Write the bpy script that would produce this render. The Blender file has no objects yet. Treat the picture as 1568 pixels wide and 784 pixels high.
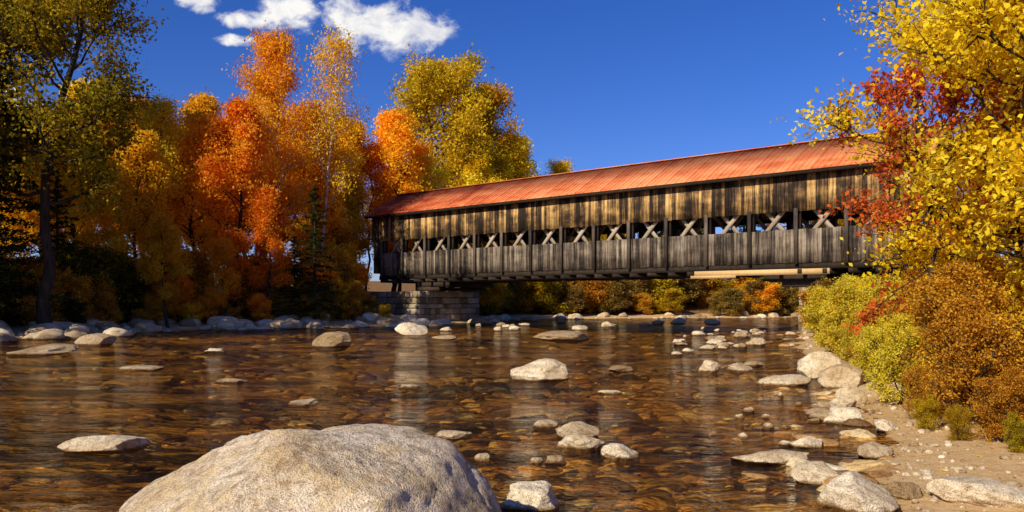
import bpy, math, random
import numpy as np
from mathutils import Vector, noise, Matrix
SC=bpy.context.scene
R=random.Random(7)
# ---------------------------------------------------------------- helpers
def link(ob,parent=None):
    SC.collection.objects.link(ob)
    if parent is not None: ob.parent=parent
    return ob
def np_mesh(name,V,F,mat_idx=None,rnd=None,smooth=False,mats=()):
    V=np.asarray(V,dtype=np.float32); F=np.asarray(F,dtype=np.int32)
    me=bpy.data.meshes.new(name); k=F.shape[1]; m=len(F)
    me.vertices.add(len(V)); me.vertices.foreach_set('co',V.ravel())
    me.loops.add(m*k); me.loops.foreach_set('vertex_index',F.ravel())
    me.polygons.add(m); me.polygons.foreach_set('loop_start',np.arange(0,m*k,k,dtype=np.int32))
    me.polygons.foreach_set('loop_total',np.full(m,k,dtype=np.int32))
    for mt in mats: me.materials.append(mt)
    if mat_idx is not None: me.polygons.foreach_set('material_index',np.asarray(mat_idx,dtype=np.int32))
    if rnd is not None:
        a=me.attributes.new('rnd','FLOAT','FACE'); a.data.foreach_set('value',np.asarray(rnd,dtype=np.float32))
    if smooth: me.polygons.foreach_set('use_smooth',np.ones(m,dtype=bool))
    me.update(calc_edges=True); me.validate()
    return me
def new_mat(name):
    m=bpy.data.materials.new(name); m.use_nodes=True
    nt=m.node_tree; nt.nodes.clear()
    out=nt.nodes.new('ShaderNodeOutputMaterial')
    return m,nt,out
def N(nt,t,**kw):
    n=nt.nodes.new(t)
    for k,v in kw.items():
        if k in n.inputs.keys(): n.inputs[k].default_value=v
        else: setattr(n,k,v)
    return n
def L(nt,a,b): nt.links.new(a,b)
def ramp(nt,stops,fac=None):
    r=nt.nodes.new('ShaderNodeValToRGB'); e=r.color_ramp.elements
    while len(e)<len(stops): e.new(0.5)
    for i,(p,c) in enumerate(stops):
        e[i].position=p; e[i].color=(c[0],c[1],c[2],1)
    if fac is not None: L(nt,fac,r.inputs[0])
    return r
def mix(nt,fac,a,b,mode='MIX'):
    m=nt.nodes.new('ShaderNodeMix'); m.data_type='RGBA'; m.blend_type=mode
    for s,v in ((m.inputs[0],fac),(m.inputs[6],a),(m.inputs[7],b)):
        if isinstance(v,(int,float)): s.default_value=v
        elif isinstance(v,tuple): s.default_value=(v[0],v[1],v[2],1)
        else: L(nt,v,s)
    return m.outputs[2]
def mth(nt,op,a,b=None,c=None,clamp=False):
    m=nt.nodes.new('ShaderNodeMath'); m.operation=op; m.use_clamp=clamp
    for i,v in enumerate((a,b,c)):
        if v is None: continue
        if isinstance(v,(int,float)): m.inputs[i].default_value=v
        else: L(nt,v,m.inputs[i])
    return m.outputs[0]
def mrange(nt,v,a,b,c=0.0,d=1.0,smooth=True):
    m=nt.nodes.new('ShaderNodeMapRange'); 
    if smooth: m.interpolation_type='SMOOTHSTEP'
    L(nt,v,m.inputs[0]); 
    for i,x in enumerate((a,b,c,d)): m.inputs[i+1].default_value=x
    return m.outputs[0]
def noise_tex(nt,vec,scale,detail=4,rough=0.55,dist=0):
    n=nt.nodes.new('ShaderNodeTexNoise'); n.inputs['Scale'].default_value=scale
    n.inputs['Detail'].default_value=detail; n.inputs['Roughness'].default_value=rough
    n.inputs['Distortion'].default_value=dist
    if vec is not None: L(nt,vec,n.inputs['Vector'])
    return n.outputs['Fac']
def mapping(nt,vec,scale=(1,1,1),rot=(0,0,0)):
    m=nt.nodes.new('ShaderNodeMapping'); L(nt,vec,m.inputs[0])
    m.inputs['Scale'].default_value=scale; m.inputs['Rotation'].default_value=rot
    return m.outputs[0]
def bump(nt,h,strength,dist=0.1):
    b=nt.nodes.new('ShaderNodeBump'); b.inputs['Strength'].default_value=strength; b.inputs['Distance'].default_value=dist
    L(nt,h,b.inputs['Height']); return b.outputs[0]
def pbsdf(nt,out,col,rough=0.8,nrm=None,spec=0.3):
    p=nt.nodes.new('ShaderNodeBsdfPrincipled'); p.inputs['Roughness'].default_value=rough
    p.inputs['Specular IOR Level'].default_value=spec
    if isinstance(col,tuple): p.inputs['Base Color'].default_value=(*col,1)
    else: L(nt,col,p.inputs['Base Color'])
    if nrm is not None: L(nt,nrm,p.inputs['Normal'])
    L(nt,p.outputs[0],out.inputs[0]); return p
# ---------------------------------------------------------------- materials
def leaf_mat(name,c1,c2,c3,trans=0.48):
    m,nt,out=new_mat(name)
    at=N(nt,'ShaderNodeAttribute',attribute_name='rnd')
    oi=nt.nodes.new('ShaderNodeObjectInfo')
    r=ramp(nt,[(0.0,c1),(0.5,c2),(1.0,c3)],at.outputs['Fac'])
    hs=nt.nodes.new('ShaderNodeHueSaturation'); L(nt,r.outputs[0],hs.inputs['Color'])
    L(nt,mrange(nt,oi.outputs['Random'],0,1,0.494,0.512,False),hs.inputs['Hue'])
    L(nt,mrange(nt,oi.outputs['Random'],0,1,1.0,1.25,False),hs.inputs['Value'])
    d=nt.nodes.new('ShaderNodeBsdfDiffuse'); t=nt.nodes.new('ShaderNodeBsdfTranslucent')
    L(nt,hs.outputs[0],d.inputs[0]); L(nt,hs.outputs[0],t.inputs[0])
    ms=nt.nodes.new('ShaderNodeMixShader'); ms.inputs[0].default_value=trans
    L(nt,d.outputs[0],ms.inputs[1]); L(nt,t.outputs[0],ms.inputs[2]); L(nt,ms.outputs[0],out.inputs[0])
    return m
LM={
 'gold':leaf_mat('leaves_gold',(0.56,0.28,0.012),(0.86,0.49,0.02),(0.94,0.66,0.04)),
 'orange':leaf_mat('leaves_orange',(0.56,0.20,0.01),(0.90,0.40,0.02),(0.94,0.56,0.035)),
 'red':leaf_mat('leaves_red',(0.32,0.04,0.014),(0.66,0.10,0.028),(0.80,0.20,0.04)),
 'redorange':leaf_mat('leaves_redorange',(0.56,0.14,0.012),(0.90,0.29,0.02),(0.94,0.46,0.03)),
 'olive':leaf_mat('leaves_olive',(0.22,0.16,0.01),(0.54,0.34,0.016),(0.80,0.50,0.025)),
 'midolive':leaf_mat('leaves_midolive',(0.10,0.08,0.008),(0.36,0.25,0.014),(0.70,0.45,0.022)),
 'darkolive':leaf_mat('leaves_darkolive',(0.05,0.04,0.008),(0.15,0.115,0.012),(0.42,0.28,0.02)),  # darkened olive: shade of the left-bank trees put into the leaf colour
 'yellow':leaf_mat('leaves_yellow',(0.74,0.46,0.01),(0.94,0.70,0.02),(0.95,0.82,0.07)),
 'rust':leaf_mat('leaves_rust',(0.30,0.12,0.015),(0.60,0.27,0.025),(0.78,0.45,0.04)),
 'brown':leaf_mat('leaves_brown',(0.12,0.07,0.02),(0.30,0.18,0.04),(0.50,0.32,0.06)),
 'lime':leaf_mat('leaves_lime',(0.46,0.34,0.03),(0.74,0.57,0.045),(0.86,0.70,0.08)),
 'green':leaf_mat('leaves_green',(0.015,0.022,0.007),(0.04,0.045,0.011),(0.09,0.085,0.018),0.2),
 'amber':leaf_mat('leaves_amber',(0.52,0.24,0.012),(0.82,0.45,0.022),(0.92,0.60,0.04)),
}
def bark(name,c1,c2,sc=6):
    m,nt,out=new_mat(name); tc=nt.nodes.new('ShaderNodeTexCoord')
    v=mapping(nt,tc.outputs['Object'],(1,1,0.25))
    f=noise_tex(nt,v,sc,5,0.65); r=ramp(nt,[(0.35,c1),(0.65,c2)],f)
    pbsdf(nt,out,r.outputs[0],0.9,bump(nt,f,0.6,0.05)); return m
BARK=bark('bark_brown',(0.018,0.012,0.008),(0.07,0.048,0.03))
BIRCH=bark('bark_birch',(0.2,0.14,0.09),(0.66,0.55,0.42),5)
def granite(name,dark=1.0,warm=1.0,fine=1.0,lichen=0.0):
    m,nt,out=new_mat(name); g=nt.nodes.new('ShaderNodeNewGeometry'); P=g.outputs['Position']
    a=noise_tex(nt,P,1.6*fine,6,0.6,0.3); b=noise_tex(nt,P,14*fine,5,0.7); c=noise_tex(nt,P,90*fine,2,0.6)
    r=ramp(nt,[(0.3,(0.52*dark*warm,0.38*dark,0.21*dark)),(0.5,(0.74*dark*warm,0.61*dark,0.41*dark)),(0.72,(0.86*dark*warm,0.77*dark,0.60*dark))],a)
    r2=ramp(nt,[(0.36,(0.55,0.45,0.35)),(0.52,(1,1,1))],b)
    r3=ramp(nt,[(0.36,(0.36,0.34,0.32)),(0.5,(1,1,1)),(0.7,(1.2,1.2,1.2))],c)
    col=mix(nt,0.8,r.outputs[0],r2.outputs[0],'MULTIPLY'); col=mix(nt,0.7,col,r3.outputs[0],'MULTIPLY')
    if lichen>0:
        l1=noise_tex(nt,P,4.5,7,0.72,0.8)
        col=mix(nt,mth(nt,'MULTIPLY',mrange(nt,l1,0.52,0.60),lichen),col,(0.24,0.17,0.10))
        l2=noise_tex(nt,mapping(nt,P,(1,1,1),(0.5,0.3,1)),3.5,7,0.75,0.5)
        col=mix(nt,mth(nt,'MULTIPLY',mrange(nt,l2,0.50,0.62),lichen),col,(0.72,0.52,0.24))
    at=N(nt,'ShaderNodeAttribute',attribute_name='rnd')
    oi=nt.nodes.new('ShaderNodeObjectInfo')
    k=mth(nt,'FRACT',mth(nt,'ADD',at.outputs['Fac'],oi.outputs['Random']))
    rk=ramp(nt,[(0,(0.50,0.40,0.28)),(0.35,(0.88,0.80,0.70)),(0.7,(1.1,1.08,1.05)),(1,(1.18,1.18,1.18))],k)
    if lichen==0: col=mix(nt,1.0,col,rk.outputs[0],'MULTIPLY')
    sx=nt.nodes.new('ShaderNodeSeparateXYZ'); L(nt,P,sx.inputs[0])
    zz=mth(nt,'ADD',sx.outputs[2],mth(nt,'MULTIPLY',mth(nt,'SUBTRACT',b,0.5),0.06))
    wet=mrange(nt,zz,0.005,0.04)
    col=mix(nt,wet,mix(nt,1.0,col,(0.40,0.28,0.14),'MULTIPLY'),col)
    h=mth(nt,'ADD',mth(nt,'MULTIPLY',b,0.7),mth(nt,'MULTIPLY',c,0.3))
    p=pbsdf(nt,out,col,0.85,bump(nt,h,0.9,0.055/fine)); L(nt,mrange(nt,zz,0.005,0.04,0.35,0.85),p.inputs['Roughness'])
    return m
GRAN=granite('granite'); GRAN_B=granite('granite_boulder',1.0,1.04,1.0,0.55)
STONE=granite('granite_masonry',0.58,1.0,0.6)
def bed_stone():
    m,nt,out=new_mat('wet_stone'); at=N(nt,'ShaderNodeAttribute',attribute_name='rnd')
    g=nt.nodes.new('ShaderNodeNewGeometry')
    r=ramp(nt,[(0,(0.12,0.065,0.025)),(0.3,(0.36,0.18,0.06)),(0.6,(0.62,0.35,0.11)),(0.85,(0.70,0.48,0.20)),(1,(0.80,0.68,0.46))],at.outputs['Fac'])
    b=noise_tex(nt,g.outputs['Position'],18,4,0.7)
    rb=ramp(nt,[(0.35,(0.5,0.5,0.5)),(0.6,(1.1,1.1,1.1))],b)
    pbsdf(nt,out,mix(nt,1.0,r.outputs[0],rb.outputs[0],'MULTIPLY'),0.7); return m
BED=bed_stone()
def wood(name,stops,grain=1.0,big=0.5,rw=0.22):
    m,nt,out=new_mat(name); tc=nt.nodes.new('ShaderNodeTexCoord'); at=N(nt,'ShaderNodeAttribute',attribute_name='rnd')
    cx=nt.nodes.new('ShaderNodeCombineXYZ'); L(nt,mth(nt,'MULTIPLY',at.outputs['Fac'],37.0),cx.inputs[2])
    va=nt.nodes.new('ShaderNodeVectorMath'); va.operation='ADD'; L(nt,tc.outputs['Object'],va.inputs[0]); L(nt,cx.outputs[0],va.inputs[1])
    v=mapping(nt,va.outputs[0],(9,9,0.7)); f=noise_tex(nt,v,1.6*grain,6,0.65)
    v2=mapping(nt,tc.outputs['Object'],(0.35,0.5,0.7)); f2=noise_tex(nt,v2,1.3,6,0.7)
    k=mth(nt,'ADD',mth(nt,'MULTIPLY',f,1.05-big),mth(nt,'ADD',mth(nt,'MULTIPLY',f2,big),mth(nt,'MULTIPLY',mth(nt,'SUBTRACT',at.outputs['Fac'],0.5),rw)))
    r=ramp(nt,stops,k)
    pbsdf(nt,out,r.outputs[0],0.85,bump(nt,f,0.5,0.03)); return m
W_UP=wood('weathered_boards_upper',[(0.43,(0.025,0.016,0.010)),(0.51,(0.12,0.07,0.032)),(0.58,(0.38,0.21,0.07)),(0.70,(0.80,0.52,0.19))],big=.6)
W_LO=wood('weathered_boards_lower',[(0.40,(0.025,0.018,0.012)),(0.51,(0.115,0.085,0.06)),(0.60,(0.25,0.19,0.135)),(0.74,(0.46,0.37,0.27))])
W_DK=wood('old_timber',[(0.34,(0.012,0.008,0.005)),(0.6,(0.05,0.032,0.02)),(0.8,(0.09,0.055,0.03))])
W_PO=wood('post_timber',[(0.36,(0.025,0.018,0.012)),(0.55,(0.09,0.065,0.045)),(0.78,(0.2,0.155,0.11))])
W_BR=wood('brace_timber',[(0.3,(0.25,0.18,0.12)),(0.7,(0.56,0.45,0.33))])
W_NEW=wood('new_timber',[(0.3,(0.50,0.30,0.11)),(0.7,(0.75,0.50,0.22))])
def roofmat():
    m,nt,out=new_mat('red_metal_roofing'); tc=nt.nodes.new('ShaderNodeTexCoord'); at=N(nt,'ShaderNodeAttribute',attribute_name='rnd')
    sx=nt.nodes.new('ShaderNodeSeparateXYZ'); L(nt,tc.outputs['Object'],sx.inputs[0])
    a=noise_tex(nt,mapping(nt,tc.outputs['Object'],(0.5,1,1)),0.9,6,0.7); b=noise_tex(nt,tc.outputs['Object'],9,4,0.6)
    k=mth(nt,'ADD',mth(nt,'MULTIPLY',a,0.8),mth(nt,'ADD',mth(nt,'MULTIPLY',b,0.15),mth(nt,'MULTIPLY',at.outputs['Fac'],0.10)))
    k=mth(nt,'ADD',k,mrange(nt,sx.outputs[0],0,16,-0.12,0.03))
    r=ramp(nt,[(0.34,(0.38,0.06,0.025)),(0.5,(0.68,0.195,0.07)),(0.66,(0.80,0.34,0.15))],k)
    pbsdf(nt,out,r.outputs[0],0.6,bump(nt,b,0.15,0.02),0.12); return m
ROOF=roofmat()
# ---------------------------------------------------------------- river outline and terrain
LEFT=[(-32,-30),(-29,0),(-25,20),(-21.5,33),(-18,44),(-10,50),(-6,53),(-4.6,56),(-3.4,62),(1,71),(12,75),(25,78),(45,84),(90,95)]
RIGHT=[(90,74),(45,66),(28,60),(19,50),(14.2,40),(11.5,32),(8.2,21.5),(6.6,16),(5.2,12),(4.2,9),(3.4,7),(2.9,5.5),(2.4,3),(2.0,-30)]
POLY=np.array(LEFT+RIGHT,dtype=float)
def sdist(X,Y):
    X=np.asarray(X,float); Y=np.asarray(Y,float)
    d=np.full(X.shape,1e9); ins=np.zeros(X.shape,bool); n=len(POLY)
    for i in range(n):
        ax,ay=POLY[i]; bx,by=POLY[(i+1)%n]
        ex,ey=bx-ax,by-ay; t=np.clip(((X-ax)*ex+(Y-ay)*ey)/(ex*ex+ey*ey),0,1)
        d=np.minimum(d,np.hypot(X-ax-t*ex,Y-ay-t*ey))
        c=((ay>Y)!=(by>Y)); 
        with np.errstate(divide='ignore',invalid='ignore'):
            xi=(bx-ax)*(Y-ay)/(by-ay if by!=ay else 1e-9)+ax
        ins^=(c&(X<xi))
    return np.where(ins,-d,d)
def wob(X,Y):
    return 0.5*np.sin(X*0.9+1.3*np.sin(Y*0.6))+0.35*np.sin(Y*1.7+X*0.5)+0.2*np.sin(X*3.1-Y*2.3)+0.12*np.sin(X*6.3+Y*5.1)
def ground(X,Y):
    X=np.asarray(X,float); Y=np.asarray(Y,float)
    d=sdist(X,Y)+0.45*wob(X,Y)*np.clip(np.hypot(X,Y)/20,0.35,1)
    bank=0.015+0.085*np.clip(d,0,4)+0.22*np.clip(d-4,0,8)+0.05*np.clip(d-12,0,60)+0.02*wob(X*2,Y*2)
    near=np.clip(1-np.abs(Y-8)/30,0,1)*(X>0)
    bank=bank*(1-0.35*near)
    bed=-np.clip(-d*0.09,0,0.18)-np.clip((-d-3.0)*0.06,0,0.26)+0.025*wob(X*3,Y*3)+0.05*wob(X*.7,Y*.8)*np.clip(-d,0,1)
    return np.where(d>0,bank,bed)
def gz(x,y): return float(ground(np.array([x]),np.array([y]))[0])
def axis(segs):
    a=[]
    for s,e,st in segs: a+=list(np.arange(s,e,st))
    return np.array(a)
gx=axis([(-900,-120,60),(-120,-40,5),(-40,-8,0.6),(-8,10,0.16),(10,40,0.6),(40,120,5),(120,901,60)])
gy=axis([(-300,-20,40),(-20,2,2),(2,16,0.16),(16,100,0.6),(100,200,6),(200,1501,100)])
GX,GY=np.meshgrid(gx,gy); GZ=ground(GX.ravel(),GY.ravel())
V=np.stack([GX.ravel(),GY.ravel(),GZ],1); nx=len(gx); ny=len(gy)
ii,jj=np.meshgrid(np.arange(nx-1),np.arange(ny-1)); b0=(jj*nx+ii).ravel()
F=np.stack([b0,b0+1,b0+1+nx,b0+nx],1)
def ground_mat():
    m,nt,out=new_mat('ground_soil'); g=nt.nodes.new('ShaderNodeNewGeometry'); P=g.outputs['Position']
    sx=nt.nodes.new('ShaderNodeSeparateXYZ'); L(nt,P,sx.inputs[0]); z=sx.outputs[2]
    n1=noise_tex(nt,P,0.7,5,0.6); n2=noise_tex(nt,P,9,5,0.7); n3=noise_tex(nt,P,60,3,0.7)
    vo=nt.nodes.new('ShaderNodeTexVoronoi'); vo.inputs['Scale'].default_value=9; L(nt,P,vo.inputs['Vector'])
    sand=ramp(nt,[(0.3,(0.38,0.22,0.09)),(0.5,(0.66,0.43,0.19)),(0.7,(0.78,0.56,0.30))],mth(nt,'ADD',mth(nt,'MULTIPLY',n2,0.6),mth(nt,'MULTIPLY',n3,0.4))).outputs[0]
    litter=ramp(nt,[(0.35,(0.08,0.045,0.016)),(0.5,(0.24,0.12,0.03)),(0.62,(0.45,0.22,0.04)),(0.75,(0.2,0.16,0.04))],n2).outputs[0]
    bed=ramp(nt,[(0.38,(0.13,0.06,0.018)),(0.5,(0.45,0.25,0.07)),(0.62,(0.78,0.48,0.16))],mth(nt,'ADD',mth(nt,'MULTIPLY',n1,0.6),mth(nt,'MULTIPLY',n2,0.4))).outputs[0]
    vr=ramp(nt,[(0,(0.45,0.45,0.45)),(0.5,(1.15,1.15,1.15))],vo.outputs['Distance']).outputs[0]
    bed=mix(nt,0.6,bed,vr,'MULTIPLY')
    zz=mth(nt,'ADD',z,mth(nt,'MULTIPLY',mth(nt,'SUBTRACT',n1,0.5),0.25))
    c=mix(nt,mrange(nt,zz,0.26,0.42),sand,litter); c=mix(nt,mrange(nt,z,-0.03,0.03),bed,c)
    pbsdf(nt,out,c,0.9,bump(nt,mth(nt,'ADD',n2,mth(nt,'MULTIPLY',n3,0.5)),0.7,0.05)); return m
link(bpy.data.objects.new('ground',np_mesh('ground',V,F,smooth=True,mats=[ground_mat()])))
# ---------------------------------------------------------------- water
def water_mat():
    m,nt,out=new_mat('river_water'); g=nt.nodes.new('ShaderNodeNewGeometry'); P=g.outputs['Position']
    a=noise_tex(nt,mapping(nt,P,(0.40,1.2,1),(0,0,0.2)),2.4,5,0.62,0.8)
    b=noise_tex(nt,mapping(nt,P,(0.6,1.5,1),(0,0,-0.2)),9.0,3,0.6,0.4)
    c=noise_tex(nt,mapping(nt,P,(0.6,1.2,1)),0.4,4,0.6)
    amp=mrange(nt,c,0.38,0.62,0.4,1.9)
    h=mth(nt,'MULTIPLY',mth(nt,'ADD',a,mth(nt,'MULTIPLY',b,0.28)),amp)
    nrm=bump(nt,h,0.65,0.13)
    fr=nt.nodes.new('ShaderNodeFresnel'); fr.inputs[0].default_value=1.33; L(nt,nrm,fr.inputs[1])
    fac=mth(nt,'POWER',fr.outputs[0],1.8)
    t=nt.nodes.new('ShaderNodeBsdfTransparent'); t.inputs[0].default_value=(0.95,0.79,0.46,1)
    gl=nt.nodes.new('ShaderNodeBsdfGlossy'); gl.inputs['Roughness'].default_value=0.05; gl.inputs[0].default_value=(1,1,1,1); L(nt,nrm,gl.inputs['Normal'])
    ms=nt.nodes.new('ShaderNodeMixShader'); L(nt,fac,ms.inputs[0]); L(nt,t.outputs[0],ms.inputs[1]); L(nt,gl.outputs[0],ms.inputs[2])
    L(nt,ms.outputs[0],out.inputs[0]); return m
wv=[(-60,-40,0),(110,-40,0),(110,120,0),(-60,120,0)]
link(bpy.data.objects.new('river_water',np_mesh('river_water',wv,[(0,1,2,3)],mats=[water_mat()])))
# ---------------------------------------------------------------- rocks
import bmesh
def ico(sub):
    bm=bmesh.new(); bmesh.ops.create_icosphere(bm,subdivisions=sub,radius=1.0)
    v=np.array([x.co[:] for x in bm.verts]); f=np.array([[q.index for q in p.verts] for p in bm.faces]); bm.free(); return v,f
ICO={k:ico(k) for k in (2,3,5,6)}
def rock_shape(seed,sub,cuts=9,amp=0.12,freq=1.3,hmin=0.55,hmax=0.88):
    rg=np.random.RandomState(seed); v,f=ICO[sub]; v=v.copy()
    for _ in range(cuts):
        n=rg.normal(size=3); n/=np.linalg.norm(n); h=rg.uniform(hmin,hmax); d=v@n-h
        d=np.where(d>0,d,0)*0.9; v-=d[:,None]*n
    o=Vector((seed*3.1,seed*1.7,0))
    k=np.array([noise.fractal(Vector(p)*freq+o,0.8,2.0,4 if sub<5 else 6) for p in v])
    v*= (1+amp*k)[:,None]
    return v,f
ROCKM=[]
for i in range(10):
    v,f=rock_shape(i+3,5,cuts=10,amp=0.13,hmin=.58)
    ROCKM.append(np_mesh('rock_shape',v,f,rnd=np.zeros(len(f)),smooth=True,mats=[GRAN]))
def rock(x,y,w,h,name='river_rock',depth=None,sink=0.35,tilt=0.15):
    dp=depth or w*R.uniform(0.6,0.9)
    ob=bpy.data.objects.new(name,R.choice(ROCKM))
    zb=max(gz(x,y),-0.02)
    hh=h*(1+sink)/1.65
    ob.scale=(w/1.62,dp/1.62,hh)
    ob.location=(x,y,zb+h-hh*0.84)
    ob.rotation_euler=(R.uniform(-tilt,tilt),R.uniform(-tilt,tilt),R.choice((0,math.pi))+R.uniform(-0.35,0.35))
    link(ob)
# (x, y, width, height)
for r in [(-6.3,28.5,1.2,.50),(-4.7,38,1.45,.55),(2.1,33.3,1.8,.36),(0.53,16.5,1.18,.38),(2.5,18.5,.54,.12),(4.5,18.4,.43,.25),(5.25,18.6,.55,.18),
 (5.3,15.6,.85,.17),(.74,9.5,.50,.18),(.73,8.85,.46,.15),(1.13,8.3,.38,.13),(.44,10.3,.26,.09),(-.74,9.5,.42,.09),(-4.4,8.75,.83,.14),(.14,6.3,.42,.18),
 (-.30,8.1,.13,.09),(.25,8.0,.13,.06),(.43,8.0,.21,.08),(2.65,8.1,.74,.12),(3.27,8.9,.36,.12),(4.2,10.9,.36,.14),(4.4,10.6,.50,.22),(3.75,8.3,.34,.15),
 (2.75,7.2,.44,.15),(2.68,6.3,.56,.26),(3.15,6.5,.26,.12),(3.65,6.25,.66,.15),(-14.5,24.7,1.9,.22),(-15.5,30,1.3,.35),(-8.7,19,.9,.07),(-9.4,25.5,.6,.12),
 (-2.9,34,.9,.17),(6.2,15.0,.75,.38),(6.5,16.8,.85,.5),(6.0,13.4,.45,.2),(9.0,29.5,.5,.25),(7.6,30,.5,.18),(6.0,20,.4,.12),(8.2,33,.6,.2),(10.3,36,.7,.3),(6.6,27,.5,.12),
 (3.8,45,.9,.25),(6,50,.8,.3),(10,55,.9,.3),(12,58,1.0,.4),(14,56,.9,.35),(4.9,11.9,.4,.2),(5.3,12.5,.45,.25),(4.6,9.9,.3,.14),(1.7,14,.35,.07),(-3.3,12.5,.5,.06),(-1.9,15,.4,.06),(.1,45,.6,.2),(3.1,40,.5,.12),(-5.6,16,.6,.06),
 (4.9,24,.3,.1),(5.6,25.5,.35,.12),(6.4,31,.4,.14),(8.8,38,.5,.2)]:
    rock(*r)
for i in range(26):
    y=R.uniform(27,46); x=y*R.uniform(.21,.315); rock(x,y,R.uniform(.15,.5),R.uniform(.06,.16))
for i in range(18):
    y=R.uniform(7.5,14); x=.36*y+R.uniform(-.9,.8); rock(x,y,R.uniform(.08,.20),R.uniform(.03,.08))
for i in range(16):
    y=R.uniform(42,68); x=R.uniform(-4,9); 
    if x>-2.5+(y-56)*.3: rock(x,y,R.uniform(.3,.8),R.uniform(.12,.3))
# foreground boulder
v,f=rock_shape(41,6,cuts=0,amp=0.10,freq=1.25)
s=np.sign(v); vx=v[:,0]; vy=v[:,1]; vz=s[:,2]*np.abs(v[:,2])**0.80
bx=vx*1.30; by=vy*1.05; bz=vz*0.90
bx=bx+0.50*np.clip(bz,0,1)
for n,h in (((0.75,-0.30,0.62),1.06),((-0.42,-0.35,0.80),0.72),((0.3,-0.9,0.25),0.95),((-0.05,-0.62,0.78),0.80),((0.25,-0.2,0.95),0.86)):
    n=np.array(n); n/=np.linalg.norm(n); d=bx*n[0]+by*n[1]+bz*n[2]-h; d=np.where(d>0,d,0)*0.85
    bx-=d*n[0]; by-=d*n[1]; bz-=d*n[2]
P3=np.stack([bx,by,bz],1)
k2=np.array([noise.fractal(Vector(p)*5.0,0.8,2.1,6) for p in P3]); k3=np.array([noise.fractal(Vector(p)*2.2+Vector((9,2,4)),0.9,2.0,3) for p in P3])
P3*=(1+0.014*k2-0.035*np.clip(np.abs(k3)*-6+0.5,0,1))[:,None]
ob=bpy.data.objects.new('boulder',np_mesh('boulder',P3,f,rnd=np.full(len(f),.5),smooth=True,mats=[GRAN_B]))
ob.location=(-1.43,4.95,-0.05); ob.scale=(1.0,1,.97); link(ob)
def rock_mass(name,pts,mat,sub=3,flat=0.6,seed=0,smooth=True):
    rg=np.random.RandomState(seed); sh=[rock_shape(100+i,sub,cuts=11,amp=0.12) for i in range(12)]
    VV=[];FF=[];RR=[];o=0
    for (x,y,z,s) in pts:
        v,f=sh[rg.randint(12)]; a=rg.uniform(0,6.28); c,sn=math.cos(a),math.sin(a)
        sc=np.array([s,s*rg.uniform(.6,1),s*flat*rg.uniform(.7,1.2)])*0.58
        w=v*sc; tl=rg.uniform(-.25,.25); w=np.stack([w[:,0],w[:,1]*math.cos(tl)-w[:,2]*math.sin(tl),w[:,1]*math.sin(tl)+w[:,2]*math.cos(tl)],1)
        w=np.stack([w[:,0]*c-w[:,1]*sn,w[:,0]*sn+w[:,1]*c,w[:,2]],1)+np.array([x,y,z])
        VV.append(w);FF.append(f+o);o+=len(v);RR.append(np.full(len(f),rg.uniform(0,1)))
    me=np_mesh(name,np.concatenate(VV),np.concatenate(FF),rnd=np.concatenate(RR),smooth=smooth,mats=[mat])
    return link(bpy.data.objects.new(name,me))
rg=np.random.RandomState(11)
def scatter(n,xr,yr,cond,smin,smax,sink=0.0,power=2.0):
    X=rg.uniform(*xr,n); Y=rg.uniform(*yr,n); D=sdist(X,Y); k=cond(D,X,Y); X,Y=X[k],Y[k]; Z=ground(X,Y)
    S=smin+(smax-smin)*rg.uniform(0,1,len(X))**power
    return [(x,y,z+s*sink,s) for x,y,z,s in zip(X,Y,Z,S)]
def clump(X,Y): return np.clip(0.5+0.9*wob(X*0.8+3,Y*0.9),0.05,1)
rock_mass('bank_rocks',scatter(12000,(-34,0),(20,58),lambda D,X,Y:(D>-2.4)&(D<3.4)&(rg.uniform(0,1,len(D))<0.45*clump(X*1.3,Y*1.3)),0.15,1.6,0.06,4.0),GRAN,seed=1)
rock_mass('bank_rocks',scatter(6000,(-3,50),(50,90),lambda D,X,Y:(D>-2.2)&(D<1.6)&(rg.uniform(0,1,len(D))<0.5*clump(X,Y)),0.2,1.3,0.08,3),GRAN,seed=2)
rock_mass('bank_rocks',scatter(1500,(3,20),(10,50),lambda D,X,Y:(D>-0.8)&(D<1.0)&(rg.uniform(0,1,len(D))<0.40),0.08,0.6,0.05,3.5),GRAN,seed=3)
rock_mass('gravel',scatter(14000,(2,8),(5,16),lambda D,X,Y:(D>-0.6)&(D<1.8)&(rg.uniform(0,1,len(D))<0.38),0.012,0.12,0.1,5),GRAN,sub=2,seed=4)
rock_mass('riverbed_stones',scatter(11000,(-9,6),(5,22),lambda D,X,Y:(D<-0.1)&(rg.uniform(0,1,len(D))<(.25+.75*clump(X,Y))*np.clip(0.30+0.08*(X+4),0.15,1)),0.05,0.55,0.0,3.0),BED,sub=3,flat=0.36,seed=5)
rock_mass('riverbed_stones',scatter(1600,(-25,16),(18,50),lambda D,X,Y:(D<-0.3),0.3,1.1,-0.08,3),BED,sub=2,flat=0.40,seed=6)
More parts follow.
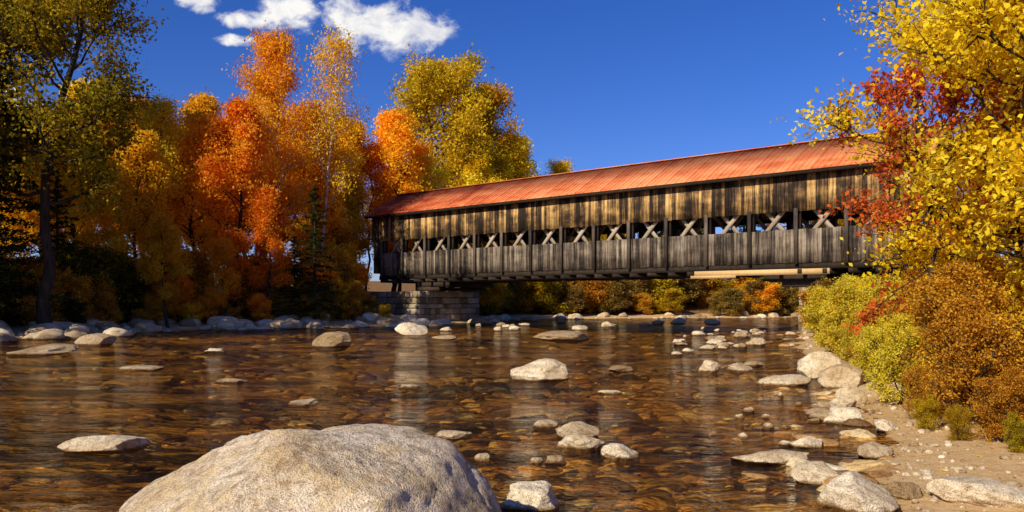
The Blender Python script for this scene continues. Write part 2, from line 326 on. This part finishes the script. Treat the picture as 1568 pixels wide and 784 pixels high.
# ---------------------------------------------------------------- trees
class TB:
    def __init__(s,seed): s.V=[];s.F=[];s.M=[];s.R=[];s.o=0;s.rg=np.random.RandomState(seed);s.C=[];s.CR=[]
    def tube(s,P,r,sides):
        P=np.asarray(P); k=len(P); T=np.gradient(P,axis=0); T/=np.linalg.norm(T,axis=1)[:,None]+1e-9
        ref=np.array([0.31,0.95,0.1]) if abs(T[0][1])<0.9 else np.array([1,0,0.])
        A=np.cross(T,ref); A/=np.linalg.norm(A,axis=1)[:,None]+1e-9; B=np.cross(T,A)
        th=np.arange(sides)*2*math.pi/sides
        ring=(A[:,None,:]*np.cos(th)[None,:,None]+B[:,None,:]*np.sin(th)[None,:,None])*np.asarray(r)[:,None,None]+P[:,None,:]
        s.V.append(ring.reshape(-1,3)); i=np.arange(k-1)[:,None]*sides; j=np.arange(sides)[None,:]; j2=(j+1)%sides
        f=np.stack([i+j,i+j2,i+sides+j2,i+sides+j],-1).reshape(-1,4)+s.o
        s.F.append(f); s.M.append(np.zeros(len(f),int)); s.R.append(np.full(len(f),.5)); s.o+=k*sides
    def leaves(s,C,size,cr,aspect=0.62,up=0.5,dirs=None):
        n=len(C); rg=s.rg
        nr=rg.normal(size=(n,3)); nr[:,2]+=up*np.sign(rg.normal(size=n)+0.5); nr/=np.linalg.norm(nr,axis=1)[:,None]
        a=rg.normal(size=(n,3)) if dirs is None else dirs+0.35*rg.normal(size=(n,3))
        a-=nr*(a*nr).sum(1)[:,None]; a/=np.linalg.norm(a,axis=1)[:,None]; b=np.cross(nr,a)
        sz=size*rg.uniform(.55,1.25,n)[:,None]
        v=np.stack([C-a*sz*.5,C+b*sz*.5*aspect+nr*sz*.12,C+a*sz*.5,C-b*sz*.5*aspect+nr*sz*.12],1).reshape(-1,3)
        f=np.arange(4*n).reshape(-1,4)+s.o
        s.V.append(v);s.F.append(f);s.M.append(np.ones(n,int));s.R.append(np.clip(cr+rg.normal(0,.16,n),0,1)); s.o+=4*n
    def path(s,p,d,Ln,steps,jit,up):
        P=[np.array(p,float)]; d=np.array(d,float)
        for _ in range(steps):
            d=d+s.rg.normal(0,jit,3)+np.array([0,0,up]); d/=np.linalg.norm(d); P.append(P[-1]+d*Ln/steps)
        return np.array(P)
    def mesh(s,name):
        return np_mesh(name,np.concatenate(s.V),np.concatenate(s.F),np.concatenate(s.M),np.concatenate(s.R),mats=[BARK,LM['gold']])
def deciduous(name,seed,H=10,tr=0.16,base=0.25,spread=3.0,nmain=18,nsub=6,ntw=5,nl=60,ls=0.17,lean=(0,0),sig=0.28,jit=0.16,up=0.10,el=(10,65),topw=0.35,stems=1,droop=0.0):
    t=TB(seed); rg=t.rg; CC=[];CR=[]
    for st in range(stems):
        n=12; z=np.linspace(0,1,n); a0=rg.uniform(0,6.28)
        off=np.cumsum(rg.normal(0,H*0.012,(n,2)),0)+np.outer(z**1.3,np.array(lean)+(np.array([math.cos(a0),math.sin(a0)])*spread*0.35 if stems>1 else 0))
        hh=H*(1 if st==0 else rg.uniform(.75,1))
        P=np.column_stack([off,z*hh*0.97]); P[0,2]=-0.3; P[:,:2]-=P[0,:2]*1.0
        t.tube(P,tr*(1-z*0.9)**0.9+0.008+0.4*tr*np.exp(-z*18),8)
        for i in range(nmain):
            q=(i+rg.uniform(.2,.8))/nmain; tt=base+(1-base)*q**0.9
            k=tt*(n-1); i0=min(int(k),n-2); p=P[i0]+(P[i0+1]-P[i0])*(k-i0)
            Lm=spread*((math.sin(math.pi*min(1,0.12+q*0.88)**0.9)**0.7)*(1-topw)+topw*(1-q*.5))*rg.uniform(.65,1.15)/(1.0+0.4*(stems>1))
            az=i*2.4+rg.uniform(-.5,.5)+st; e=math.radians(el[0]+(el[1]-el[0])*q+rg.uniform(-12,12))
            d=(math.cos(az)*math.cos(e),math.sin(az)*math.cos(e),math.sin(e))
            Pm=t.path(p,d,Lm,6,jit,up-droop); r0=tr*(1-tt*.85)*0.55
            t.tube(Pm,np.linspace(r0,r0*.25+0.004,7),5)
            for j in range(nsub):
                u=rg.uniform(.3,1); kk=u*6; j0=min(int(kk),5); ps=Pm[j0]+(Pm[j0+1]-Pm[j0])*(kk-j0)
                dd=Pm[j0+1]-Pm[j0]; dd/=np.linalg.norm(dd); dd=dd+rg.normal(0,.65,3); dd[2]+=.1; dd/=np.linalg.norm(dd)
                Ls=Lm*rg.uniform(.25,.5)*(1.15-.4*u); Ps=t.path(ps,dd,Ls,4,jit*1.2,up-droop)
                t.tube(Ps,np.linspace(r0*.35+.004,.004,5),4); cr=rg.uniform(.15,.85)
                for w in range(ntw):
                    u2=rg.uniform(.2,1)*4; w0=min(int(u2),3); pw=Ps[w0]+(Ps[w0+1]-Ps[w0])*(u2-w0)
                    dw=(Ps[w0+1]-Ps[w0]); dw/=np.linalg.norm(dw); dw=dw+rg.normal(0,.7,3); dw/=np.linalg.norm(dw)
                    Lw=Ls*rg.uniform(.35,.7); Pw=t.path(pw,dw,Lw,2,jit,up-droop)
                    t.tube(Pw,np.linspace(.006+.0004*H,.003,3),3)
                    m=rg.poisson(nl); 
                    if m==0: continue
                    uu=rg.uniform(0.1,1.1,m); c=Pw[0]+(Pw[2]-Pw[0])*uu[:,None]+rg.normal(0,sig,(m,3))*np.array([1,1,.7])
                    CC.append(c); CR.append(np.full(m,cr))
    t.leaves(np.concatenate(CC),ls,np.concatenate(CR))
    return t.mesh(name)
def conifer(name,seed,H=10,spread=2.2,n=70,ls=0.22):
    t=TB(seed); rg=t.rg; z=np.linspace(0,1,8); P=np.column_stack([z*0,z*0,z*H]); P[0,2]=-.3
    t.tube(P,.016*H*(1-z*.95)+.01,7); CC=[];CR=[];DD=[]
    for i in range(n):
        q=(i+rg.uniform(0,1))/n; zz=H*(.10+.9*q); Lb=spread*(1-q)**.8*rg.uniform(.65,1.15)+.15; az=i*2.4+rg.uniform(-.4,.4)
        d=(math.cos(az),math.sin(az),.15+.4*q); Pb=t.path((0,0,zz),d,Lb,5,.06,-.10); t.tube(Pb,np.linspace(.03,.006,6),3)
        m=int(110*Lb/spread)+25; uu=rg.uniform(.1,1.05,m)*5; i0=np.minimum(uu.astype(int),4); c=Pb[i0]+(Pb[i0+1]-Pb[i0])*(uu-i0)[:,None]
        side=np.cross(np.array(d),[0,0,1.]); w=Lb*.28*(1.1-uu/6); off=rg.uniform(-1,1,m)*w
        c=c+side*off[:,None]+rg.normal(0,.06,(m,3)); c[:,2]-=np.abs(off)*.25
        CC.append(c);CR.append(np.full(m,rg.uniform(.2,.8)));DD.append(np.tile(np.array(d),(m,1))+side*np.sign(off)[:,None])
    t.leaves(np.concatenate(CC),ls,np.concatenate(CR),aspect=.35,up=1.0,dirs=np.concatenate(DD))
    return t.mesh(name)
SH={}
SH['oval']=[deciduous('oval_tree',s,H=12,spread=3.1,nmain=22,nl=36,ls=.20,sig=.3) for s in (1,2,3)]
SH['broad']=[deciduous('broad_tree',s,H=16,tr=.28,base=.28,spread=6.0,nmain=24,nsub=8,ntw=6,nl=34,ls=.26,sig=.42,el=(5,60),jit=.2) for s in (11,12)]
SH['slim']=[deciduous('slim_tree',s,H=16,tr=.13,base=.36,spread=4.0,nmain=24,nsub=7,ntw=5,nl=22,ls=.18,el=(25,62),sig=.38) for s in (21,22)]
SH['sparse']=[deciduous('sparse_tree',s,H=16,tr=.13,base=.38,spread=3.8,nmain=22,nsub=6,ntw=4,nl=13,ls=.18,lean=(2.4,0),el=(30,65),sig=.45) for s in (31,)]
SH['old']=[deciduous('old_tree',s,H=17,tr=.27,base=.33,spread=6.4,nmain=22,nsub=8,ntw=6,nl=25,ls=.21,lean=(3.0,-.5),sig=.34,el=(0,60),jit=.22) for s in (41,)]
SH['conifer']=[conifer('conifer',s) for s in (51,52)]
SH['shrub']=[deciduous('shrub',s,H=2.6,tr=.03,base=.08,spread=1.5,nmain=9,nsub=5,ntw=4,nl=16,ls=.12,sig=.13,stems=4,el=(20,75)) for s in (61,62,63)]
def plant(name,shape,x,y,H,pal,idx=None,base=None,wid=1.0,barkm=None,rot=None,z=None):
    me=R.choice(SH[shape]) if idx is None else SH[shape][idx]
    b={'oval':12,'broad':16,'slim':16,'sparse':16,'old':17,'conifer':10,'shrub':2.6}.get(shape,base)
    k=H/b; ob=bpy.data.objects.new(name,me); ob.location=(x,y,(gz(x,y) if z is None else z)-.05); ob.scale=(k*wid,k*wid,k)
    ob.rotation_euler=(0,0,R.uniform(0,6.28) if rot is None else rot); link(ob)
    ob.material_slots[0].link='OBJECT'; ob.material_slots[0].material=barkm or BARK
    ob.material_slots[1].link='OBJECT'; ob.material_slots[1].material=LM[pal]
    return ob
# left bank - named trees
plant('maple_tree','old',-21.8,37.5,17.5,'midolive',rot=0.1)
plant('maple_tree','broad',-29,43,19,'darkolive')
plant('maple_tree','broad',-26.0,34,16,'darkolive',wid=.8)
plant('hemlock_tree','conifer',-24.2,37.5,14,'green')
plant('hemlock_tree','conifer',-26.5,40,13,'green')
plant('hemlock_tree','conifer',-23.6,35.5,9,'green')
plant('hemlock_tree','conifer',-24.6,33.5,11,'green')
plant('hemlock_tree','conifer',-23.2,41,8,'green')
plant('hemlock_tree','conifer',-12.4,50.5,8.6,'green')
plant('hemlock_tree','conifer',-13.8,51,5.5,'green')
plant('birch_tree','oval',-21.0,45.5,10.5,'gold')
plant('birch_tree','oval',-19.0,44.5,6.0,'amber')
plant('birch_tree','oval',-24.5,46,11.5,'gold')
plant('birch_tree','slim',-22.5,50,12.5,'yellow')
plant('maple_tree','oval',-17.8,50,13.2,'redorange',wid=.9)
plant('maple_tree','oval',-19.8,52,12,'orange')
plant('maple_tree','oval',-15.6,50,8,'redorange',wid=.9)
plant('maple_tree','oval',-17.0,47.5,5.0,'orange',wid=1.1)
plant('birch_tree','slim',-15.4,54,18.2,'orange',wid=.80,barkm=BIRCH)
plant('birch_tree','slim',-18.2,57,15.5,'amber',barkm=BIRCH,wid=.85)
plant('birch_tree','sparse',-13.6,56,18.3,'amber',barkm=BIRCH,rot=0,wid=.75)
plant('birch_tree','oval',-14.6,59,13.5,'orange')
plant('birch_tree','oval',-10.2,68,15.5,'orange')
plant('birch_tree','oval',-13.0,65,14,'gold')
plant('maple_tree','oval',-13.8,62,8,'amber')
plant('oak_tree','broad',-7.4,82,22.2,'olive',idx=0,wid=.95)
plant('oak_tree','broad',-4.2,86,20.5,'gold',idx=1,wid=.85)
plant('birch_tree','oval',-3.2,80,15.6,'yellow')
plant('birch_tree','oval',0.4,85,16.2,'yellow',wid=1.1)
plant('birch_tree','oval',-1.2,88,16.5,'gold')
plant('birch_tree','oval',-8.0,72,13,'yellow')
plant('birch_tree','slim',6.4,93,14.9,'yellow')
# unseen tree off to the left, added to shade the left bank
for x,y,h in ((-36,35,18),):
    plant('maple_tree','broad',x,y,h,'olive')
# distant woods behind (one parent)
wood_e=bpy.data.objects.new('background_forest',None); link(wood_e)
def bg(shape,x,y,h,pal,wid=1.0):
    o=plant('forest_part',shape,x,y,h,pal,wid=wid); o.parent=wood_e
for i in range(25):
    x=-46+i*1.55+R.uniform(-1,1); y=R.uniform(60,74)
    if x>-11 : y=R.uniform(72,84)
    bg(R.choice(['oval','oval','slim']),x,y,R.uniform(11.5,15.0),R.choice(['gold','amber','orange','yellow','redorange','yellow']),1.1)
for i in range(11):
    x=-38+i*2.6+R.uniform(-1,1); y=R.uniform(50,58) if x<-20 else R.uniform(60,66)
    if x>-12: y=74
    bg('oval',x,y,R.uniform(7,11),R.choice(['gold','amber','yellow','orange','gold']))
for i in range(19):
    x=-1+i*3.6+R.uniform(-1.0,1.0); bg(R.choice(['oval','oval','conifer']),x,R.uniform(92,104)+max(0,x-30)*.3,R.uniform(10.5,12.8),R.choice(['gold','olive','darkolive','rust','green','green']),1.5)
i=0
while i<85:
    x=R.uniform(-3,46); y=R.uniform(71,98); d=float(sdist([x],[y])[0])
    if d<0.9 or d>9 or y<70+0.12*x: continue
    i+=1; bg('shrub',x,y,R.uniform(1.6,3.2) if d<3 else R.uniform(2.8,4.8),R.choice(['rust','amber','olive','brown','orange','brown','brown','rust']),1.4)
# left-bank undergrowth
und=bpy.data.objects.new('undergrowth',None); link(und)
i=0
while i<100:
    x=R.uniform(-32,-5); y=R.uniform(30,60); d=float(sdist([x],[y])[0])
    if d<1.8 or d>7: continue
    if x>-11.0 and y>50: continue
    i+=1
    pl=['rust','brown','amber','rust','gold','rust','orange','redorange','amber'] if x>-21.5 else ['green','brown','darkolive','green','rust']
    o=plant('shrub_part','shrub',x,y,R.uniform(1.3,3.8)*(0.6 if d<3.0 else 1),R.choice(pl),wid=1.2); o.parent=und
for x,y,h,p in ((-9.6,54.5,1.5,'brown'),(-10.8,54,2.4,'rust'),(-8.6,54.2,1.1,'olive'),(-12.6,57.5,4.2,'amber'),(-13.2,59.5,5.0,'rust'),(-11.9,56,3.0,'brown'),(-14.5,61,5.0,'gold')):
    o=plant('shrub_part','shrub',x,y,h,p); o.parent=und
# right bank
SH['near_y']=[deciduous('aspen_near',s,H=8,tr=.06,base=.12,spread=2.3,nmain=28,nsub=8,ntw=5,nl=30,ls=.086,sig=.18,el=(5,65)) for s in (71,72)]
SH['near_r']=[deciduous('red_maple_near',s,H=5,tr=.035,base=.40,spread=2.0,nmain=12,nsub=6,ntw=4,nl=13,ls=.095,sig=.09,el=(-10,40)) for s in (81,)]
SH['near_b']=[deciduous('near_bush',s,H=2.4,tr=.018,base=.05,spread=1.4,nmain=10,nsub=6,ntw=5,nl=13,ls=.058,sig=.09,stems=5,el=(15,70)) for s in (91,92)]
SH['willow']=[deciduous('willow',s,H=2.8,tr=.02,base=.05,spread=1.7,nmain=12,nsub=7,ntw=5,nl=16,ls=.085,sig=.10,stems=5,el=(30,80)) for s in (95,)]
plant('birch_tree','near_y',6.95,10.6,8.4,'yellow',base=8,idx=0)
plant('birch_tree','near_y',8.6,13.2,9.5,'yellow',base=8,idx=1)
plant('birch_tree','near_y',7.2,9.4,8.8,'yellow',base=8,idx=1,rot=2)
plant('birch_tree','near_y',10.6,15.5,9.0,'yellow',base=8,idx=0,rot=4)
plant('birch_tree','near_y',9.2,12.2,10.0,'orange',base=8,idx=0,rot=5)
plant('red_maple_tree','near_r',6.75,13.2,4.9,'red',base=5,wid=.95)
plant('red_maple_tree','near_r',7.6,14.6,5.3,'red',base=5,rot=1)
plant('birch_tree','oval',17,26,9,'amber'); plant('birch_tree','oval',20,30,10,'orange'); plant('maple_tree','oval',23,38,9,'rust')
for x,y,h,p in [(5.6,9.6,1.5,'rust'),(6.2,8.7,1.8,'amber'),(6.0,10.6,1.9,'rust'),(6.8,11.6,2.0,'amber'),(7.3,9.2,2.3,'rust'),(7.2,13.5,1.9,'rust'),(6.9,12.6,1.6,'amber'),(8.3,11.5,2.4,'rust'),
  (5.6,7.9,1.0,'amber'),(6.0,7.3,1.1,'rust'),(8.2,15.5,2.0,'rust'),(9.2,17.5,2.0,'amber'),(8.8,14,2.1,'amber'),(5.3,8.7,.8,'rust'),(5.9,12.2,1.3,'lime'),(7.5,16.5,1.5,'rust'),(6.9,15.2,1.2,'lime'),(4.95,8.9,.40,'olive'),(5.1,8.1,.4,'midolive'),(5.35,7.5,.5,'rust'),(5.0,9.7,.45,'olive'),(5.45,10.6,.7,'rust'),(7.7,18,1.1,'lime'),(4.9,7.0,.3,'olive')]:
    plant('bush','near_b',x,y,h,p,base=2.4)
for x,y,h in [(8.7,21.0,1.8),(9.8,22.5,2.0),(8.9,19.3,1.5),(10.6,24,2.0),(10.0,20.5,1.9),(11.3,26.5,2.1),(9.5,23.8,1.8)]:
    plant('willow_bush','willow',x,y,h,'lime',base=2.8,wid=1.1)
for x,y,h,p in [(14,33,2.0,'rust'),(14.0,36,2.2,'brown'),(16,36,2.2,'olive'),(12.9,33.5,1.8,'rust'),(13,29,1.7,'olive'),(15.2,38.5,2.2,'olive'),(19.5,44,3.0,'amber'),(17.5,43,2.4,'brown'),(22,47,3.4,'rust'),(24,52,4,'olive'),(26,56,4.,'rust'),(30,58,4.5,'brown')]:
    plant('shrub','shrub',x,y,h,p,wid=1.3)
# fallen leaves and grass
t=TB(5); X=rg.uniform(2.6,9,5000); Y=rg.uniform(5,20,5000); D=sdist(X,Y); k=(D>.25)&(rg.uniform(0,1,5000)<np.clip(D*.3,0,.6)); X,Y=X[k],Y[k]
t.leaves(np.column_stack([X,Y,ground(X,Y)+.012]),.055,rg.uniform(0,1,len(X)),up=5)
ob=bpy.data.objects.new('fallen_leaves',t.mesh('fallen_leaves')); link(ob); ob.material_slots[1].link='OBJECT'; ob.material_slots[1].material=LM['amber']
X=rg.uniform(3,12,40000); Y=rg.uniform(7,30,40000); D=sdist(X,Y); pt=np.sin(X*2.3+Y)+np.sin(Y*1.9-X)
k=(D>.9)&(D<4)&(pt>.0)&(Y>8.5); X,Y=X[k],Y[k]; n=len(X); hgt=rg.uniform(.06,.22,n); a=rg.uniform(0,6.28,n); Z=ground(X,Y)-.01
bs=np.column_stack([X,Y,Z]); tip=bs+np.column_stack([rg.normal(0,.07,n),rg.normal(0,.07,n),hgt]); w=np.column_stack([np.cos(a),np.sin(a),0*a])*.005
Vg=np.stack([bs-w,bs+w,tip],1).reshape(-1,3)
me=np_mesh('grass',Vg,np.arange(3*n).reshape(-1,3),rnd=rg.uniform(0,1,n),mats=[LM['olive']]); link(bpy.data.objects.new('grass',me))
# ---------------------------------------------------------------- covered bridge
BR=bpy.data.objects.new('covered_bridge',None); BR.location=(-9.9,61,0); BR.rotation_euler=(0,0,math.atan2(-.65,.759)); link(BR)
class BX:
    def __init__(s): s.V=[];s.F=[];s.R=[];s.o=0
    def hexa(s,v,r):
        s.V+= [tuple(q) for q in v]; o=s.o
        s.F+=[(o,o+3,o+2,o+1),(o+4,o+5,o+6,o+7),(o,o+1,o+5,o+4),(o+1,o+2,o+6,o+5),(o+2,o+3,o+7,o+6),(o+3,o,o+4,o+7)]; s.R+=[r]*6; s.o+=8
    def box(s,x0,x1,y0,y1,z0,z1,r=None):
        r=R.random() if r is None else r
        s.hexa([(x0,y0,z0),(x1,y0,z0),(x1,y1,z0),(x0,y1,z0),(x0,y0,z1),(x1,y0,z1),(x1,y1,z1),(x0,y1,z1)],r)
    def beam(s,p,q,w,h,r=None):
        p=Vector(p);q=Vector(q);d=(q-p).normalized(); a=d.cross(Vector((0,0,1))); a=a.normalized() if a.length>1e-3 else Vector((1,0,0)); b=a.cross(d).normalized()
        a=a*w/2;b=b*h/2; r=R.random() if r is None else r
        s.hexa([p-a-b,p+a-b,p+a+b,p-a+b,q-a-b,q+a-b,q+a+b,q-a+b],r)
    def obj(s,name,mat,parent=BR):
        return link(bpy.data.objects.new(name,np_mesh(name,s.V,s.F,rnd=s.R,mats=[mat])),parent)
W=5.5; LEN=36.75; bay=2.45
lo=BX();up=BX();dk=BX();br=BX();nw=BX();po=BX()
for side in (0,1):
    def yy(a,b): return (a,b) if side==0 else (W-b,W-a)
    x=-0.02
    while x<LEN:
        w=R.uniform(.16,.24); j=R.uniform(-.008,.008)
        lo.box(x,x+w-.012,*yy(-.03+j,0.0+j),3.52+R.uniform(-.04,.03),5.2+R.uniform(-.012,.012)); x+=w
    x=-1.0
    while x<LEN+1.0:
        w=R.uniform(.16,.24); j=R.uniform(-.010,.010); zb=6.12+R.uniform(-.03,.02)
        up.box(x,x+w-.012,*yy(-.10+j,-.065+j),zb,7.98); x+=w
    for sgn,x0 in ((-1,0.0),(1,LEN)):
        for q in range(5):
            xa=x0+sgn*(q*.2+.02); xb=x0+sgn*(q*.2+.205); xa,xb=min(xa,xb),max(xa,xb)
            zt=6.11; zb=3.55+(q+.5)*.2/1.0*4.4
            if zb<zt: lo.box(xa,xb-.01,*yy(-.05,-.02),zb,zt)
    for i in range(16):
        xx=min(max(i*bay,.13),LEN-.13)
        po.box(xx-.095,xx+.095,*yy(-.20,-.115),3.45,6.25)
        dk.box(xx-.14,xx+.14,*yy(.08,.36),3.4,8.0)
        if i<15:
            ya=.20 if side==0 else W-.20
            yb=.33 if side==0 else W-.33
            br.beam((xx+.1,ya,4.35),(xx+bay-.1,ya,6.95),.12,.2); br.beam((xx+.1,yb,6.95),(xx+bay-.1,yb,4.35),.12,.2)
    dk.box(0,LEN,*yy(.01,.07),5.02,5.19); dk.box(0,LEN,*yy(.01,.07),6.13,6.3)
    dk.box(-.3,LEN+.3,*yy(.05,.4),8.0,8.2); dk.box(-.3,LEN+.3,*yy(.02,.45),3.2,3.5)
for i in range(31):
    x=i*bay/2+.3; dk.box(x-.11,x+.11,-.35+R.uniform(-.12,.1),W+.35,2.98+R.uniform(-.03,.03),3.19)
dk.box(0,LEN,.46,W-.46,3.46,3.56)
for i in range(16):
    x=min(max(i*bay,.2),LEN-.2); dk.box(x-.08,x+.08,.41,W-.41,7.75,7.98)
# gable ends
for x0,sg in ((-.9,1),(LEN+.9,-1)):
    y=-.02
    while y<W:
        w=R.uniform(.17,.23); yc=y+w/2; zt=8.0+(1-abs(yc-W/2)/3.3)*1.85; opn=abs(yc-W/2)<1.9
        zb=6.8-(.5*(abs(yc-W/2)/1.9)**3) if opn else 3.7
        up.box(x0-.02,x0+.02,y,y+w-.01,zb,zt); y+=w
nw.box(26.4,33.6,-.42,-.36,2.92,3.20); nw.box(26.2,28.8,-.48,-.425,2.80,2.96)
lo.obj('lower_siding',W_LO);up.obj('upper_siding',W_UP);dk.obj('timber_frame',W_DK);br.obj('truss_braces',W_BR);nw.obj('repair_plank',W_NEW);po.obj('side_posts',W_PO)
rf=BX(); x0,x1=-1.35,LEN+1.35; yc=W/2; hw=3.32; ze=8.04; zr=9.95
for sg in (-1,1):
    p=0.62; x=x0; k=0
    while x<x1-.01:
        xe=min(x+p,x1); r=R.random()
        a=(yc+sg*hw,ze); b=(yc+sg*.005,zr)
        v=[(x,a[0],a[1]),(xe,a[0],a[1]),(xe,b[0],b[1]),(x,b[0],b[1])]; v=v if sg<0 else [v[1],v[0],v[3],v[2]]
        rf.hexa(v+[(q[0],q[1],q[2]+.05) for q in v],r)
        for off in (0,.31):
            xr=x+off+.02
            if xr<x1-.03: rf.beam((xr,a[0]+sg*.005,a[1]+.068),(xr,b[0],b[1]+.068),.035 if off==0 else .025,.06 if off==0 else .045,r*.8)
        x=xe
rf.box(x0-.01,x1+.01,yc-.16,yc+.16,zr+.065,zr+.115,.3)
rf.obj('roof',ROOF)
fs=BX()
for sg in (-1,1):
    fs.box(x0+.05,x1-.05,*( sorted((yc+sg*(hw-.03),yc+sg*(hw-.09)))),ze-.16,ze-.02)
    n=int((x1-x0)/.8)
    for i in range(n):
        x=x0+.2+i*.8; fs.beam((x,yc+sg*(hw-.1),ze-.06),(x,yc+sg*.05,zr-.08),.08,.12)
    for x in (x0+.03,x1-.03): fs.beam((x,yc+sg*hw,ze-.09),(x,yc+sg*.06,zr-.09),.05,.16)
fs.obj('rafters',W_DK)
# corbel struts at abutments
cb=BX()
for s_,d_ in ((4.6,1),(LEN-4.6,-1)):
    for y in (.5,1.8,3.7,5.0):
        cb.box(min(s_-1.0*d_,s_+2.2*d_),max(s_-1.0*d_,s_+2.2*d_),y-.18,y+.18,2.62,2.95)
        cb.box(min(s_-1.0*d_,s_+1.2*d_),max(s_-1.0*d_,s_+1.2*d_),y-.17,y+.17,2.33,2.6)
cb.obj('corbels',W_DK)
# masonry abutments
def abut(xa,xb,front,name):
    E=bpy.data.objects.new(name,None); E.location=BR.location; E.rotation_euler=BR.rotation_euler; link(E)
    core=BX(); core.box(xa+.12,xb-.12,-.18,W+.18,-.8,2.28,.2); core.obj('mortar_core',W_DK,E)
    bl=BX(); z=-.7
    while z<2.3:
        h=R.uniform(.32,.5); h=min(h,2.33-z) if 2.33-z-h<.2 else h
        def row(a,b,fn):
            p=a
            while p<b-.01:
                w=R.uniform(.4,1.1); w=b-p if b-p-w<.3 else w; fn(p+.018,p+w-.018,R.uniform(0,.10)); p+=w
        row(xa,xb,lambda a,b,j:bl.box(a,b,-.42-j,-.1,z+.018,z+h-.018))
        row(xa,xb,lambda a,b,j:bl.box(a,b,W+.1,W+.42+j,z+.018,z+h-.018))
        X=xb if front>0 else xa
        row(-.40,W+.40,lambda a,b,j:bl.box(*(sorted((X-.2*front,X+.1*front+j*front))),a,b,z+.018,z+h-.018))
        z+=h
    o=bl.obj('stone_blocks',STONE,E); bv=o.modifiers.new('b','BEVEL'); bv.width=.035; bv.segments=2
abut(-3.0,4.5,1,'stone_abutment'); abut(LEN-4.5,LEN+3,-1,'stone_abutment')
# ---------------------------------------------------------------- light, sky, camera
el=math.radians(34); az=math.atan2(-0.64,-0.77)
S=Vector((math.sin(az)*math.cos(el),math.cos(az)*math.cos(el),math.sin(el)))
sd=bpy.data.lights.new('sun','SUN'); sd.energy=5.0; sd.angle=math.radians(.5); sd.color=(1,.90,.69)
so=bpy.data.objects.new('sun',sd); so.rotation_euler=S.to_track_quat('Z','Y').to_euler(); so.location=S*100; link(so)
w=bpy.data.worlds.new('World'); SC.world=w; w.use_nodes=True; nt=w.node_tree; nt.nodes.clear()
out=nt.nodes.new('ShaderNodeOutputWorld'); bgn=nt.nodes.new('ShaderNodeBackground'); L(nt,bgn.outputs[0],out.inputs[0]); bgn.inputs[1].default_value=.11
sky=nt.nodes.new('ShaderNodeTexSky'); sky.sky_type='NISHITA'; sky.sun_disc=False; sky.sun_elevation=el; sky.sun_rotation=az; sky.air_density=1.0; sky.dust_density=.2; sky.ozone_density=3.0
hs=nt.nodes.new('ShaderNodeHueSaturation'); hs.inputs['Saturation'].default_value=1.30; L(nt,sky.outputs[0],hs.inputs['Color'])
skc=mix(nt,1.0,hs.outputs[0],(0.54,0.59,1.03),'MULTIPLY')
tc=nt.nodes.new('ShaderNodeTexCoord'); sx=nt.nodes.new('ShaderNodeSeparateXYZ'); L(nt,tc.outputs['Generated'],sx.inputs[0])
yv=mth(nt,'MAXIMUM',sx.outputs[1],.05); u=mth(nt,'DIVIDE',sx.outputs[0],yv); v_=mth(nt,'DIVIDE',sx.outputs[2],yv)
cmb=nt.nodes.new('ShaderNodeCombineXYZ'); L(nt,u,cmb.inputs[0]); L(nt,v_,cmb.inputs[1])
n1=noise_tex(nt,mapping(nt,cmb.outputs[0],(1,1.3,1)),26,8,.62,.3); n2=noise_tex(nt,cmb.outputs[0],14,5,.6)
tot=None
for cu,cv,ru,rv in ((-.155,.338,.080,.034),(-.105,.333,.035,.018),(-.20,.350,.04,.026),(-.285,.360,.05,.024),(-.325,.352,.04,.014),(-.39,.378,.03,.02),(-.34,.325,.03,.008),(-.52,.215,.10,.035),(-.7,.24,.12,.04)):
    a=mth(nt,'POWER',mth(nt,'DIVIDE',mth(nt,'SUBTRACT',u,cu),ru),2.0); b=mth(nt,'POWER',mth(nt,'DIVIDE',mth(nt,'SUBTRACT',v_,cv),rv),2.0)
    e=mth(nt,'SUBTRACT',1.0,mth(nt,'ADD',a,b)); e=mth(nt,'MAXIMUM',e,-1.5); tot=e if tot is None else mth(nt,'MAXIMUM',tot,e)
dens=mth(nt,'ADD',mth(nt,'MULTIPLY',tot,.65),mth(nt,'MULTIPLY',mth(nt,'SUBTRACT',n1,.5),2.8))
cov=mth(nt,'MULTIPLY',mrange(nt,dens,-.15,.7),mrange(nt,sx.outputs[1],.06,.1))
shade=ramp(nt,[(0.36,(6.0,6.2,7.0)),(0.52,(9.0,8.8,8.5))],n2).outputs[0]
L(nt,mix(nt,cov,skc,shade),bgn.inputs[0])
cd=bpy.data.cameras.new('camera'); cam=bpy.data.objects.new('camera',cd); link(cam); cam.location=(0,0,1.6); cam.rotation_euler=(math.radians(90),0,0)
cd.sensor_width=36; cd.lens=28.24; cd.shift_y=.044; cd.clip_end=5000; cd.clip_start=.05; SC.camera=cam
SC.view_settings.view_transform='Standard'; SC.view_settings.look='None'; SC.view_settings.exposure=0
